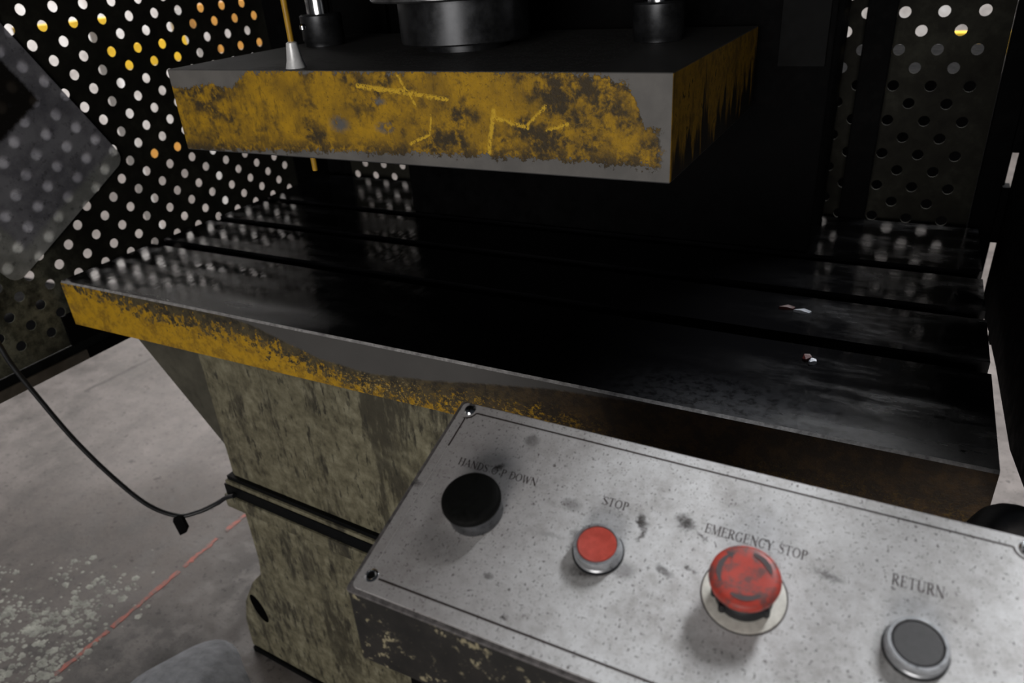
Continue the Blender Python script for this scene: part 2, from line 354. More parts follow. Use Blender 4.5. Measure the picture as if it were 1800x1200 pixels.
def m_box():
    n = N('chipped_black_box_paint'); p = n.ob(); b = n.noise(p, 150, 5, 0.7); c = n.noise(p, 38, 4, 0.6); d = n.noise(p, 420, 3, 0.6)
    ch = n.ma('MULTIPLY', n.ss(b, 0.56, 0.60), n.ss(c, 0.50, 0.58)); ch = n.ma('MAXIMUM', ch, n.ma('MULTIPLY', n.ss(d, 0.68, 0.72), 0.7))
    col = n.mix(ch, n.ramp(c, [(0.3, (0.012, 0.012, 0.012)), (0.7, (0.028, 0.026, 0.024))]), (0.30, 0.265, 0.17))
    n.set(col, 0.5, 0.0, 0.4); n.bump(ch, 0.4, 0.001); return n.m
def m_guard():
    n = N('grimy_olive_guard_paint'); p = n.pos(); x, y, z = n.xyz(p); a = n.noise(p, 9, 6, 0.65); b = n.noise(p, 60, 5, 0.7)
    col = n.ramp(n.ma('ADD', n.ma('MULTIPLY', a, 0.6), n.ma('MULTIPLY', b, 0.4)), [(0.34, (0.007, 0.0065, 0.005)), (0.52, (0.015, 0.0145, 0.011)), (0.68, (0.030, 0.030, 0.023))])
    worn = n.ma('MULTIPLY', n.spot(y, z, (0.56, H - 0.46), (0.16, 0.13)), n.ss(a, 0.32, 0.55))  # lower patch painted lighter for light off the floor, not wear
    col = n.mix(worn, col, n.mix(n.ss(b, 0.35, 0.65), (0.05, 0.052, 0.038), (0.155, 0.155, 0.115)))
    n.set(col, 0.75, 0.0, 0.12); return n.m
def m_sign():
    n = N('faded_diamond_sign_print'); p = n.ob(); x, y, z = n.xyz(p)
    a = n.noise(p, 16, 5, 0.65); b = n.noise(p, 70, 4, 0.7)
    jy = n.ma('ADD', y, n.ma('MULTIPLY', n.ma('SUBTRACT', b, 0.5), 0.014)); jz = n.ma('ADD', z, n.ma('MULTIPLY', n.ma('SUBTRACT', b, 0.5), 0.014))
    rim = n.mix(n.ss(a, 0.35, 0.65), (0.34, 0.35, 0.33), (0.58, 0.59, 0.57))
    mid = n.mix(n.ss(a, 0.35, 0.65), (0.22, 0.22, 0.25), (0.42, 0.42, 0.46))
    rm = n.ma('MAXIMUM', n.ss(jz, 0.228, 0.24), n.ss(jy, 0.035, 0.02))
    dk = n.ma('MULTIPLY', n.ma('MULTIPLY', n.ss(jy, 0.155, 0.165), n.ss(jy, 0.345, 0.335)), n.ma('MULTIPLY', n.ss(jz, 0.036, 0.044), n.ss(jz, 0.205, 0.195)))
    col = n.mix(rm, mid, rim); col = n.mix(dk, col, (0.018, 0.015, 0.012))
    col = n.mix(n.ma('MULTIPLY', n.ss(b, 0.55, 0.68), 0.5), col, (0.05, 0.05, 0.055))
    n.set(col, 0.7, 0.0, 0.3)
    t = n.n('ShaderNodeBsdfTranslucent'); n.put(t.inputs[0], col)
    mx = n.n('ShaderNodeMixShader'); mx.inputs[0].default_value = 0.5
    n.t.links.new(n.b.outputs[0], mx.inputs[1]); n.t.links.new(t.outputs[0], mx.inputs[2]); n.t.links.new(mx.outputs[0], n.out.inputs[0])
    return n.m
def m_wall():
    n = N('whitewashed_hall_wall'); p = n.pos(); a = n.noise(p, 3.1, 4, 0.6); b = n.noise(p, 11, 4, 0.6)
    n.set(n.ramp(n.ma('ADD', n.ma('MULTIPLY', a, 0.6), n.ma('MULTIPLY', b, 0.4)), [(0.36, (0.42, 0.39, 0.375)), (0.5, (0.68, 0.65, 0.63)), (0.62, (0.86, 0.86, 0.86))]), 0.8); return n.m
def m_estop():
    n = N('scuffed_red_plastic'); p = n.ob(); a = n.noise(p, 130, 5, 0.65); b = n.noise(p, 420, 4, 0.65)
    k = n.ss(n.ma('ADD', n.ma('MULTIPLY', a, 0.7), n.ma('MULTIPLY', b, 0.3)), 0.44, 0.60)
    n.set(n.mix(n.ma('MULTIPLY', k, 0.8), n.mix(b, (0.36, 0.036, 0.024), (0.50, 0.062, 0.042)), (0.085, 0.060, 0.058)), 0.48, 0, 0.4); return n.m

M_PLATEN = m_platen(); M_BEDF = m_bed_front(); M_BEDT = m_bed_top(); M_CAST = m_casting(); M_FLOOR = m_floor(); M_PANEL = m_panel(); M_BOX = m_box()
M_GUARD = m_guard(); M_SIGN = m_sign(); M_WALL = m_wall(); M_RED = m_estop()
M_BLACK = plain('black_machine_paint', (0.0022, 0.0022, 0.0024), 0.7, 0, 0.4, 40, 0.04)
M_BEDEDGE = plain('worn_bright_edge_steel', (0.42, 0.41, 0.41), 0.42, 0.25, 0.5, 160)
M_CHROME = plain('bright_rod_chrome', (0.62, 0.63, 0.65), 0.16, 1.0, 0.1, 60)
M_DSTEEL = plain('dark_oiled_steel', (0.05, 0.052, 0.056), 0.38, 0.8, 0.4, 45)
M_MSTEEL = plain('grey_turned_steel', (0.22, 0.225, 0.235), 0.34, 0.9, 0.3, 70)
M_BEZEL = plain('dull_bezel_chrome', (0.40, 0.41, 0.43), 0.32, 0.55, 0.2, 300)
M_RIM = plain('worn_lid_steel', (0.16, 0.15, 0.15), 0.5, 0.3, 0.6, 180)
M_COLLAR = plain('dark_chrome_collar', (0.16, 0.165, 0.175), 0.3, 0.9, 0.2, 200)
M_SOCKET = plain('pale_silver_socket', (0.80, 0.81, 0.82), 0.35, 0.3, 0.1, 200)
M_BPLAST = plain('black_button_plastic', (0.0035, 0.0038, 0.0035), 0.7, 0, 0.5, 300, 0.12)
M_GPLAST = plain('worn_dark_grey_button', (0.060, 0.060, 0.062), 0.62, 0, 0.25, 260, 0.4)
M_REDCAP = plain('red_button_cap', (0.46, 0.065, 0.045), 0.5, 0, 0.22, 160, 0.4)
M_MARK = plain('dark_arrow_mark', (0.055, 0.040, 0.042), 0.6, 0, 0.3, 300)
M_RING = plain('off_white_ring_plate', (0.60, 0.59, 0.54), 0.5, 0, 0.18, 200)
M_INK = plain('worn_brown_black_ink', (0.034, 0.024, 0.022), 0.6, 0, 0.5, 900)
M_LINEW = plain('bare_scored_line', (0.70, 0.69, 0.68), 0.35, 0.4, 0.2, 500)
M_YROD = plain('yellow_rod_paint', (0.46, 0.255, 0.018), 0.45, 0, 0.2, 90)
M_YOUT = plain('yellow_steel_paint', (0.85, 0.52, 0.03), 0.5, 0, 0.2, 8)
M_OOUT = plain('orange_steel_paint', (0.62, 0.30, 0.06), 0.5, 0, 0.2, 8)
M_PALE = plain('pale_grey_post_paint', (0.6, 0.58, 0.56), 0.6, 0, 0.2, 6)
M_RUBBER = plain('black_rubber', (0.010, 0.011, 0.013), 0.45, 0, 0.3, 60, 0.4)
M_LEDGE = plain('matte_black_strip', (0.003, 0.0035, 0.004), 0.5, 0, 0.4, 60, 0.12)
M_LINE = N('worn_red_floor_paint'); _n = M_LINE; _p = _n.pos(); _b = _n.noise(_p, 60, 5, 0.75)
M_LINE = _n.set(_n.mix(_n.ss(_b, 0.42, 0.62), (0.44, 0.135, 0.105), (0.20, 0.15, 0.14)), 0.7)
M_RAG = plain('grey_dusty_cloth', (0.24, 0.25, 0.27), 0.85, 0, 0.35, 30, 0.2, 0.4)
M_GRIT = plain('pale_stone_grit', (0.34, 0.345, 0.31), 0.8, 0, 0.6, 25)
M_WHITE = plain('white_scrap', (0.4, 0.42, 0.47), 0.4, 0, 0.2, 300)
M_DKRED = plain('dark_red_scrap', (0.05, 0.003, 0.002), 0.5, 0, 0.3, 300)
M_HOLE = plain('dark_bore', (0.004, 0.004, 0.004), 0.8, 0, 0.2, 60, 0.1)

# ------------------------------------------------------------------ the setting
v, f = boxg(-6.2, 6.0, -5.5, 7.6, -0.1, 0.0); tag(obj('floor', v, f, M_FLOOR), kind='structure', label='stained grey concrete workshop floor')
v, f = boxg(-6.2, -6.0, -5.5, 7.6, 0, 4.2); tag(obj('wall_left', v, f, M_WALL), kind='structure', label='pale wall seen through the left guard holes')
v, f = boxg(-6.0, 6.0, 7.4, 7.6, 0, 4.2); tag(obj('wall_back', v, f, M_WALL), kind='structure', label='pale wall seen through the rear guard holes')

# ------------------------------------------------------------------ the press
press = empty('hydraulic_press', (-0.55, 0.95, 0), 'heavy press with worn yellow platen above an oily black slotted bed', 'press')
BX0, BX1, BY0, BY1 = -1.221, 0.119, 0.66, 1.335
ZT, ZB = -0.437, -0.517
# bed: one section with T-slots, swept along x
ch = 0.0028
prof = [(BY0, ZB), (BY1, ZB), (BY1, ZT)]
for ys in (1.147, 1.012, 0.872):
    w0, w1 = ys, ys - 0.027
    prof += [(w0, ZT), (w0, ZT - 0.016), (w0 + 0.010, ZT - 0.016), (w0 + 0.010, ZT - 0.032), (w1 - 0.010, ZT - 0.032), (w1 - 0.010, ZT - 0.016), (w1, ZT - 0.016), (w1, ZT)]
prof += [(BY0 + ch, ZT), (BY0, ZT - ch)]
n_ = len(prof)
v = [(BX0, p, q + H) for p, q in prof] + [(BX1, p, q + H) for p, q in prof]
f = [tuple(range(n_)), tuple(range(2 * n_ - 1, n_ - 1, -1))] + [(i, (i + 1) % n_, n_ + (i + 1) % n_, n_ + i) for i in range(n_)]
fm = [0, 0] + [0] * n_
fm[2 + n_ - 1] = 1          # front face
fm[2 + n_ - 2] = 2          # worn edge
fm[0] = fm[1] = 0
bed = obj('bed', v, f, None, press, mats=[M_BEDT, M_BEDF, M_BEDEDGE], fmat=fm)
bed['label'] = 'oily black slotted bed plate with worn yellow front edge'

# base column (front face turned a few degrees), gusset, ledge, foot
cd = Vector((0.998076, -0.062003, 0)); cn = Vector((0.062003, 0.998076, 0))    # along the face / into the body
CO = Vector((-0.984, 0.70, H))
UP = Vector((0, 0, 1))
body = [(0.0, -0.515), (0.86, -0.515), (0.86, -0.80), (0.0, -0.80)]
v, f = prism(body, 0.42, cd, UP, cn, CO); upper = obj('column', v, f, M_CAST, press, bevel=0.006, smooth=True)
low = [(0.0, -0.868), (0.86, -0.868), (0.86, -1.3), (-0.112, -1.3), (-0.108, -1.22), (-0.088, -1.155), (-0.045, -1.085), (-0.008, -1.045), (0.0, -1.0)]
v, f = prism(low, 0.42, cd, UP, cn, CO)
lower = obj('base', v, f, M_CAST, press, bevel=0.006, smooth=True)
# bolt hole through the flared foot
hc = CO + cd * -0.044 + UP * -1.155
cv, cf = [], []
for k in range(24):
    a = 2 * math.pi * k / 24
    q = hc + cd * (0.019 * math.cos(a)) + UP * (0.034 * math.sin(a)) + cd * (-0.010 * math.sin(a))
    cv += [q - cn * 0.05, q + cn * 0.12]
for k in range(24):
    l = (k + 1) % 24; cf.append((2 * k, 2 * k + 1, 2 * l + 1, 2 * l))
cf += [tuple(2 * k for k in range(24)), tuple(2 * k + 1 for k in range(24))[::-1]]
cut = obj('cutter', cv, cf, M_HOLE)  # bore lined black, its inner shade put into the colour
md = lower.modifiers.new('hole', 'BOOLEAN'); md.object = cut; md.operation = 'DIFFERENCE'; md.solver = 'EXACT'; md.material_mode = 'TRANSFER'
bpy.context.view_layer.update()
dg = bpy.context.evaluated_depsgraph_get()
nm = bpy.data.meshes.new_from_object(lower.evaluated_get(dg)); lower.modifiers.clear(); lower.data = nm
bpy.data.objects.remove(cut)
for p in nm.polygons: p.use_smooth = False
def slab(name, a0, a1, z0, z1, out, mat, deep=0.40, parent=press, bevel=0.003):
    v, f = prism([(a0, z0), (a1, z0), (a1, z1), (a0, z1)], deep, cd, UP, cn, CO - cn * out)
    return obj(name, v, f, mat, parent, bevel=bevel, smooth=True)
slab('black_line', -0.008, 0.86, -0.806, -0.798, 0.006, M_LEDGE, bevel=0)
slab('upper_lip', -0.012, 0.87, -0.8155, -0.8065, 0.010, M_CAST, bevel=0.002)
slab('black_strip', -0.016, 0.86, -0.839, -0.816, 0.0105, M_LEDGE, bevel=0)  # black band about flush with the upper lip
slab('lower_lip', -0.022, 0.87, -0.868, -0.8395, 0.014, M_CAST)
slab('sole_plate', -0.10, 0.86, -1.303, -1.292, 0.006, M_LEDGE, bevel=0)
v, f = prism([(-1.214, ZB + H), (-0.975, ZB + H), (-0.975, -0.80 + H), (-1.17, -0.556 + H), (-1.214, -0.545 + H)], 0.03, (1, 0, 0), UP, (0, 1, 0), (0, 0.722, 0))
obj('gusset', v, f, plain('shaded_grey_gusset_paint', (0.070, 0.066, 0.050), 0.6, 0, 0.35, 30, 0.3), press, bevel=0.002)  # shade under the bed overhang is put into this darker grey

# platen with ram, guide rods and depth rod
PX0, PX1, PY0, PY1, PZ0, PZ1 = -0.896, -0.2065, 0.717, 1.115, -0.2155, -0.109
v, f = boxg(PX0, PX1, PY0, PY1, PZ0 + H, PZ1 + H)
plat = obj('platen', v, f, M_PLATEN, press, bevel=0.0016, smooth=False)
plat['label'] = 'thick steel platen with scratched yellow paint'
RC = (-0.548, 0.918, H)
v, f = lathe([(0.055, -0.109), (0.055, -0.099), (0.084, -0.099), (0.086, -0.097), (0.086, -0.048), (0.083, -0.046), (0.055, -0.046), (0.055, 0.25)], RC, 64); ram = obj('ram', v, f, M_DSTEEL, press, True)
v, f = lathe([(0.055, -0.046), (0.118, -0.046), (0.120, -0.044), (0.120, -0.036), (0.117, -0.034), (0.055, -0.034)], RC, 64, False); obj('ram_flange', v, f, M_MSTEEL, ram, True)
v, f = lathe([(0.072, -0.034), (0.072, 0.24)], RC, 64); obj('ram_shaft', v, f, M_MSTEEL, ram, True)
for k in range(6):
    a = math.radians(20 + 60 * k); v, f = lathe([(0.007, -0.034), (0.007, -0.027), (0.005, -0.025)], (RC[0] + 0.098 * math.cos(a), RC[1] + 0.098 * math.sin(a), H), 6)
    obj('flange_bolt', v, f, M_DSTEEL, ram)
for gx, gy in ((-0.829, 0.962), (-0.300, 0.968)):
    v, f = lathe([(0.0195, -0.109), (0.0195, 0.25)], (gx, gy, H), 40); rod = obj('guide_rod', v, f, M_CHROME, press, True)
    v, f = lathe([(0.0196, -0.1085), (0.030, -0.1085), (0.030, -0.103), (0.0315, -0.101), (0.0315, -0.066), (0.0295, -0.064), (0.0196, -0.064)], (gx, gy, H), 40, False); obj('collar', v, f, M_DSTEEL, rod, True)
YR = (-0.684, 0.7335, H)
v, f = lathe([(0.0034, -0.236), (0.0036, -0.234), (0.0036, 0.20)], YR, 16); yr = obj('depth_rod', v, f, M_YROD, press, True)
v, f = lathe([(0.0038, -0.1088), (0.0125, -0.1088), (0.0118, -0.1065), (0.0098, -0.100), (0.0076, -0.086), (0.0066, -0.080), (0.0038, -0.0785)], YR, 24, False); obj('rod_socket', v, f, M_SOCKET, yr, True)['label'] = 'bright silver cone socket'
v, f = lathe([(0.004, 0), (0.004, 0.004), (0.002, 0.006)], (-0.668, 0.7405, H - 0.066), 12); obj('set_screw', v, f, M_CHROME, yr, True)
# rear body and crown (their faces stay in deep shade)
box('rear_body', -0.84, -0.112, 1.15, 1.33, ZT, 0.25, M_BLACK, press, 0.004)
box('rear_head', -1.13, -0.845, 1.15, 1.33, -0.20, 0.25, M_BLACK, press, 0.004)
box('rear_lit_edge', -0.182, -0.120, 1.142, 1.15, -0.165, 0.2, plain('lit_edge_grey', (0.010, 0.0102, 0.0105), 0.8, 0, 0.3, 40, 0.05), press, 0.001)  # thin added slab, lighter grey painting the faintly lit body edge
box('crown', -1.13, 0.065, 0.62, 1.33, 0.25, 0.62, M_BLACK, press, 0.01)  # unseen head, its overhang widened to shade the panel and bed

# ------------------------------------------------------------------ guards
def perf(name, A, B, O, u0, u1, v0, v1, pu, pv, uo, vo, r, mat, parent, thick, keep=None):
    """sheet with staggered round holes: hole centres at (uo+i*pu (+pu/2 on odd rows), vo+j*pv)"""
    A, B, O = Vector(A), Vector(B), Vector(O); V, F = [], []
    j0, j1 = math.floor((v0 - vo) / pv) - 1, math.ceil((v1 - vo) / pv) + 1
    for j in range(j0, j1 + 1):
        cv_ = vo + j * pv; off = (j % 2) * pu / 2
        b0, b1 = max(v0, cv_ - pv / 2), min(v1, cv_ + pv / 2)
        if b1 - b0 < 1e-5: continue
        for i in range(math.floor((u0 - uo) / pu) - 2, math.ceil((u1 - uo) / pu) + 2):
            cu = uo + i * pu + off
            a0, a1 = max(u0, cu - pu / 2), min(u1, cu + pu / 2)
            if a1 - a0 < 1e-5: continue
            inside = cu - r > u0 + .004 and cu + r < u1 - .004 and cv_ - r > v0 + .004 and cv_ + r < v1 - .004
            if keep and not keep(cu, cv_): inside = False
            n0 = len(V)
            if not inside:
                V += [O + A * p + B * q for p, q in ((a0, b0), (a1, b0), (a1, b1), (a0, b1))]; F.append((n0, n0 + 1, n0 + 2, n0 + 3)); continue
            angs = []
            cor = [math.atan2(q - cv_, p - cu) for p, q in ((a1, b1), (a0, b1), (a0, b0), (a1, b0))]
            cor = [c_ % (2 * math.pi) for c_ in cor]
            for k in range(4):
                s0, s1 = cor[k], cor[(k + 1) % 4]
                if s1 < s0: s1 += 2 * math.pi
                m_ = 5 if k % 2 == 0 else 3
                angs += [s0 + (s1 - s0) * q / m_ for q in range(m_)]
            for a in angs:
                ca, sa = math.cos(a), math.sin(a)
                t = 1e9
                if ca > 1e-9: t = min(t, (a1 - cu) / ca)
                if ca < -1e-9: t = min(t, (a0 - cu) / ca)
                if sa > 1e-9: t = min(t, (b1 - cv_) / sa)
                if sa < -1e-9: t = min(t, (b0 - cv_) / sa)
                V.append(O + A * (cu + r * ca) + B * (cv_ + r * sa)); V.append(O + A * (cu + t * ca) + B * (cv_ + t * sa))
            L = len(angs)
            for k in range(L):
                l = (k + 1) % L; F.append((n0 + 2 * k, n0 + 2 * k + 1, n0 + 2 * l + 1, n0 + 2 * l))
    o = obj(name, V, F, mat, parent)
    md = o.modifiers.new('thickness', 'SOLIDIFY'); md.thickness = thick; md.offset = 0
    return o
GA, GB = -1.2383, 1.3728
g = empty('perforated_guard', (GA, 0.85, H - 0.59), 'dark perforated sheet guard at the left end of the bed', 'guard', 'perforated machine guards')
perf('perforated_sheet', (0, 1, 0), (0, 0, 1), (GA, 0, H), 0.30, 1.262, -0.555, 0.34, 0.0529, 0.02576, 0.7578, -0.0297, 0.0086, M_GUARD, g, 0.002)
v, f = join([boxg(GA - 0.004, GA + 0.004, 0.30, 1.372, H - 0.572, H - 0.556)]); obj('bottom_rail', v, f, M_LEDGE, g)
v, f = boxg(GA - 0.006, GA + 0.007, 0.30, 0.668, H - 0.590, H - 0.5725); obj('bottom_flange', v, f, plain('brown_rusty_flange', (0.06, 0.05, 0.038), 0.7), g)
v, f = boxg(GA - 0.003, GA + 0.003, 1.263, 1.372, H - 0.555, H + 0.34); obj('corner_plate', v, f, M_BLACK, g)
v, f = boxg(GA - 0.006, GA + 0.007, 0.669, 1.372, H - 0.590, H - 0.5725); obj('shaded_flange', v, f, M_BLACK, g)  # rear run of the flange, black to paint its shade
v, f = boxg(GA + 0.0015, GA + 0.006, 0.648, 1.26, H - 0.5555, H - 0.50); obj('shade_strap', v, f, M_BLACK, g)  # added black strip that paints shade below the bed end
g2 = empty('perforated_guard', (-0.55, GB, H - 0.60), 'dark perforated sheet guard standing across the back of the bed', 'guard', 'perforated machine guards')
perf('perforated_sheet', (1, 0, 0), (0, 0, 1), (0, GB, H), -1.165, 0.105, -0.60, 0.34, 0.0529, 0.0268, -0.0384, -0.1194, 0.0084, M_GUARD, g2, 0.002)
v, f = boxg(-1.234, -1.166, GB - 0.003, GB + 0.003, H - 0.60, H + 0.34); obj('corner_plate', v, f, M_BLACK, g2)
v, f = boxg(0.106, 0.1425, GB - 0.012, GB + 0.012, H - 0.60, H + 0.34); obj('edge_post', v, f, M_BLACK, g2, bevel=0.002)
v, f = boxg(-0.090, -0.048, GB - 0.030, GB - 0.010, H - 0.60, H + 0.34); obj('inner_post', v, f, M_BLACK, g2, bevel=0.002)
g3 = empty('side_guard', (0.15, 1.0, H - 0.58), 'plain black side guard plate at the right end of the bed', 'guard')
poly = [(0.60, -0.452), (0.722, -0.486), (0.819, -0.511), (1.05, -0.530), (1.150, -0.543), (1.152, -0.549), (1.185, -0.553), (1.19, -0.546), (1.354, -0.580), (1.354, 0.20), (0.60, 0.20)]
v, f = prism([(p, q + H) for p, q in poly], 0.003, (0, 1, 0), UP, (1, 0, 0), (0.15, 0, 0)); obj('guard_plate', v, f, M_BLACK, g3)
v, f = boxg(0.1395, 0.1495, 1.348, 1.3745, H - 0.462, H - 0.372); obj('hinge_bracket', v, f, M_BLACK, g3)
v, f = boxg(0.1395, 0.1495, 1.348, 1.3745, H - 0.318, H + 0.2); obj('hinge_strip', v, f, M_BLACK, g3)
v, f = boxg(0.153, 0.157, 1.30, 1.312, H - 0.30, H + 0.2); obj('stiffener', v, f, M_GUARD, g3)
# diamond sign on the left guard
SG, TG = 0.39, 0.288; rr = 0.02
pts = []
for cy, cz, a0 in ((SG - rr, TG - rr, 0), (rr, TG - rr, 90), (rr, rr, 180), (SG - rr, rr, 270)):
    for k in range(6):
        a = math.radians(a0 + 18 * k); pts.append((cy + rr * math.cos(a), cz + rr * math.sin(a)))
v, f = [(0, a, b) for a, b in pts], [tuple(range(len(pts)))]      # a sheet of paper
sg = obj('diamond_sign', v, f, M_SIGN, local=True)
Ms = Matrix(((1, 0, 0), (0, -0.49, -0.872), (0, 0.872, -0.49))).to_4x4(); Ms.translation = (GA + 0.0035, 0.852, H - 0.281); sg.matrix_world = Ms
tag(sg, 'faded grey diamond-turned sign fixed to the left perforated guard', 'sign')

# ------------------------------------------------------------------ control box
U = Vector((0.99983818, 0.00436264, -0.01745241)); V_ = Vector((0.00108584, 0.9537439, 0.30061835)); NN = U.cross(V_).normalized()
P0 = Vector((-0.27966186, 0.416474, -0.31108138 + H))
B3 = Matrix((U, V_, NN)).transposed()
cbx = empty('control_box', P0, 'black press control box with scuffed silver push-button panel', 'control box', mat3=B3)
inv = B3.inverted()
def loc_(p): return inv @ (Vector(p) - P0)
# body: vertical walls under the sloping lid
top = [(-0.0015, -0.1672), (0.3865, -0.1672), (0.3865, 0.0008), (-0.0015, 0.0008)]
tw = [P0 + U * a + V_ * b + NN * -0.0030 for a, b in top]
zb_ = H - 0.430
bw = [Vector((p.x, p.y, zb_ - (0.0 if i < 2 else 0.0))) for i, p in enumerate(tw)]
allv = [loc_(p) for p in bw + tw]
fb = [(0, 1, 2, 3), (7, 6, 5, 4)] + [(i, (i + 1) % 4, 4 + (i + 1) % 4, 4 + i) for i in range(4)]
obj('box_body', allv, fb, M_BOX, cbx, local=True, bevel=0.0018, smooth=True)
def rrect(a0, a1, b0, b1, r, n=5):
    o = []
    for cx, cy, s in ((a1 - r, b1 - r, 0), (a0 + r, b1 - r, 90), (a0 + r, b0 + r, 180), (a1 - r, b0 + r, 270)):
        for k in range(n + 1):
            a = math.radians(s + 90 * k / n); o.append((cx + r * math.cos(a), cy + r * math.sin(a)))
    return o
v, f = prism(rrect(0.0015, 0.3845, -0.1650, -0.0004, 0.004), 0.0016, (1, 0, 0), (0, 1, 0), (0, 0, 1), (0, 0, -0.0014))
panel = obj('panel_plate', v, f, M_PANEL, cbx, local=True, bevel=0.0003)
panel['label'] = 'scuffed silver panel plate'
v, f = prism(rrect(-0.0022, 0.3872, -0.1682, 0.0014, 0.003), 0.0022, (1, 0, 0), (0, 1, 0), (0, 0, 1), (0, 0, -0.0038))
obj('lid_rim', v, f, M_RIM, cbx, local=True, bevel=0.0006, smooth=True)
ZP = 0.0002
def strip(pts, wd, z=ZP + 0.00012, closed=False):
    V, F = [], []; P = [Vector((p[0], p[1], 0)) for p in pts]; n = len(P)
    for i in range(n):
        t = (P[min(i + 1, n - 1)] - P[max(i - 1, 0)]).normalized(); s = Vector((-t.y, t.x, 0)) * wd / 2
        V += [P[i] + s + Vector((0, 0, z)), P[i] - s + Vector((0, 0, z))]
    for i in range(n - 1): F.append((2 * i, 2 * i + 1, 2 * i + 3, 2 * i + 2))
    return V, F
L0, L1, B0, B1 = 0.0095, 0.3765, -0.1545, -0.0085
q = 0.0075
def notch(cx, cy, a0, a1, n=8): return [(cx + q * math.cos(math.radians(a0 + (a1 - a0) * k / n)), cy + q * math.sin(math.radians(a0 + (a1 - a0) * k / n))) for k in range(n + 1)]
CNR = ((0.0085, -0.0075), (0.3775, -0.0075), (0.3775, -0.1555), (0.0085, -0.1555))
def line(name, pts, mat, wd=0.0013):
    v, f = strip(pts, wd); return obj(name, v, f, mat, panel, local=True)
line('border_line', notch(*CNR[0], 280, 350)[::1] + [(0.017, B1), (0.3695, B1)] + notch(*CNR[1], 190, 260), M_INK)
line('border_line', notch(*CNR[0], 278, 268, 2) + [(L0, -0.016), (L0, -0.043)], M_INK)
line('border_line', [(L0, -0.043), (L0, -0.147)], M_LINEW, 0.0006)
line('border_line', [(0.017, B0), (0.3695, B0)], M_INK)
line('border_line', [(L1, -0.016), (L1, -0.147)], M_INK)
def screw(c_, hole=False):
    if not hole:
        v, f = lathe([(0.0046, 0), (0.0046, 0.0004), (0.0036, 0.0016), (0.0016, 0.0018)], (c_[0], c_[1], ZP), 20)
        s_ = obj('panel_screw', v, f, M_CHROME, panel, True, local=True)
        for a in (0.5, 0.5 + math.pi / 2):
            dx, dy = math.cos(a) * 0.0022, math.sin(a) * 0.0022; ex, ey = -math.sin(a) * 0.0005, math.cos(a) * 0.0005
            v = [(c_[0] + i * dx + j * ex, c_[1] + i * dy + j * ey, ZP + z) for z in (0.0010, 0.0020) for i, j in ((-1, -1), (1, -1), (1, 1), (-1, 1))]
            f = [(0, 1, 2, 3), (7, 6, 5, 4), (0, 4, 5, 1), (1, 5, 6, 2), (2, 6, 7, 3), (3, 7, 4, 0)]
            obj('screw_slot', v, f, M_HOLE, panel, local=True)
    else:
        v, f = lathe([(0.0026, 0.0003), (0.0034, 0.0007), (0.0044, 0.0003), (0.0048, 0.0)], (c_[0], c_[1], ZP), 24, False); obj('screw_hole_rim', v, f, M_CHROME, panel, True, local=True)
        v, f = lathe([(0.0028, 0.0), (0.0028, 0.0002)], (c_[0], c_[1], ZP), 20); obj('screw_hole', v, f, M_HOLE, panel, local=True)
screw((0.0095, -0.0072)); screw((0.0110, -0.1538), True); screw((0.3770, -0.0072)); screw((0.3770, -0.1538))

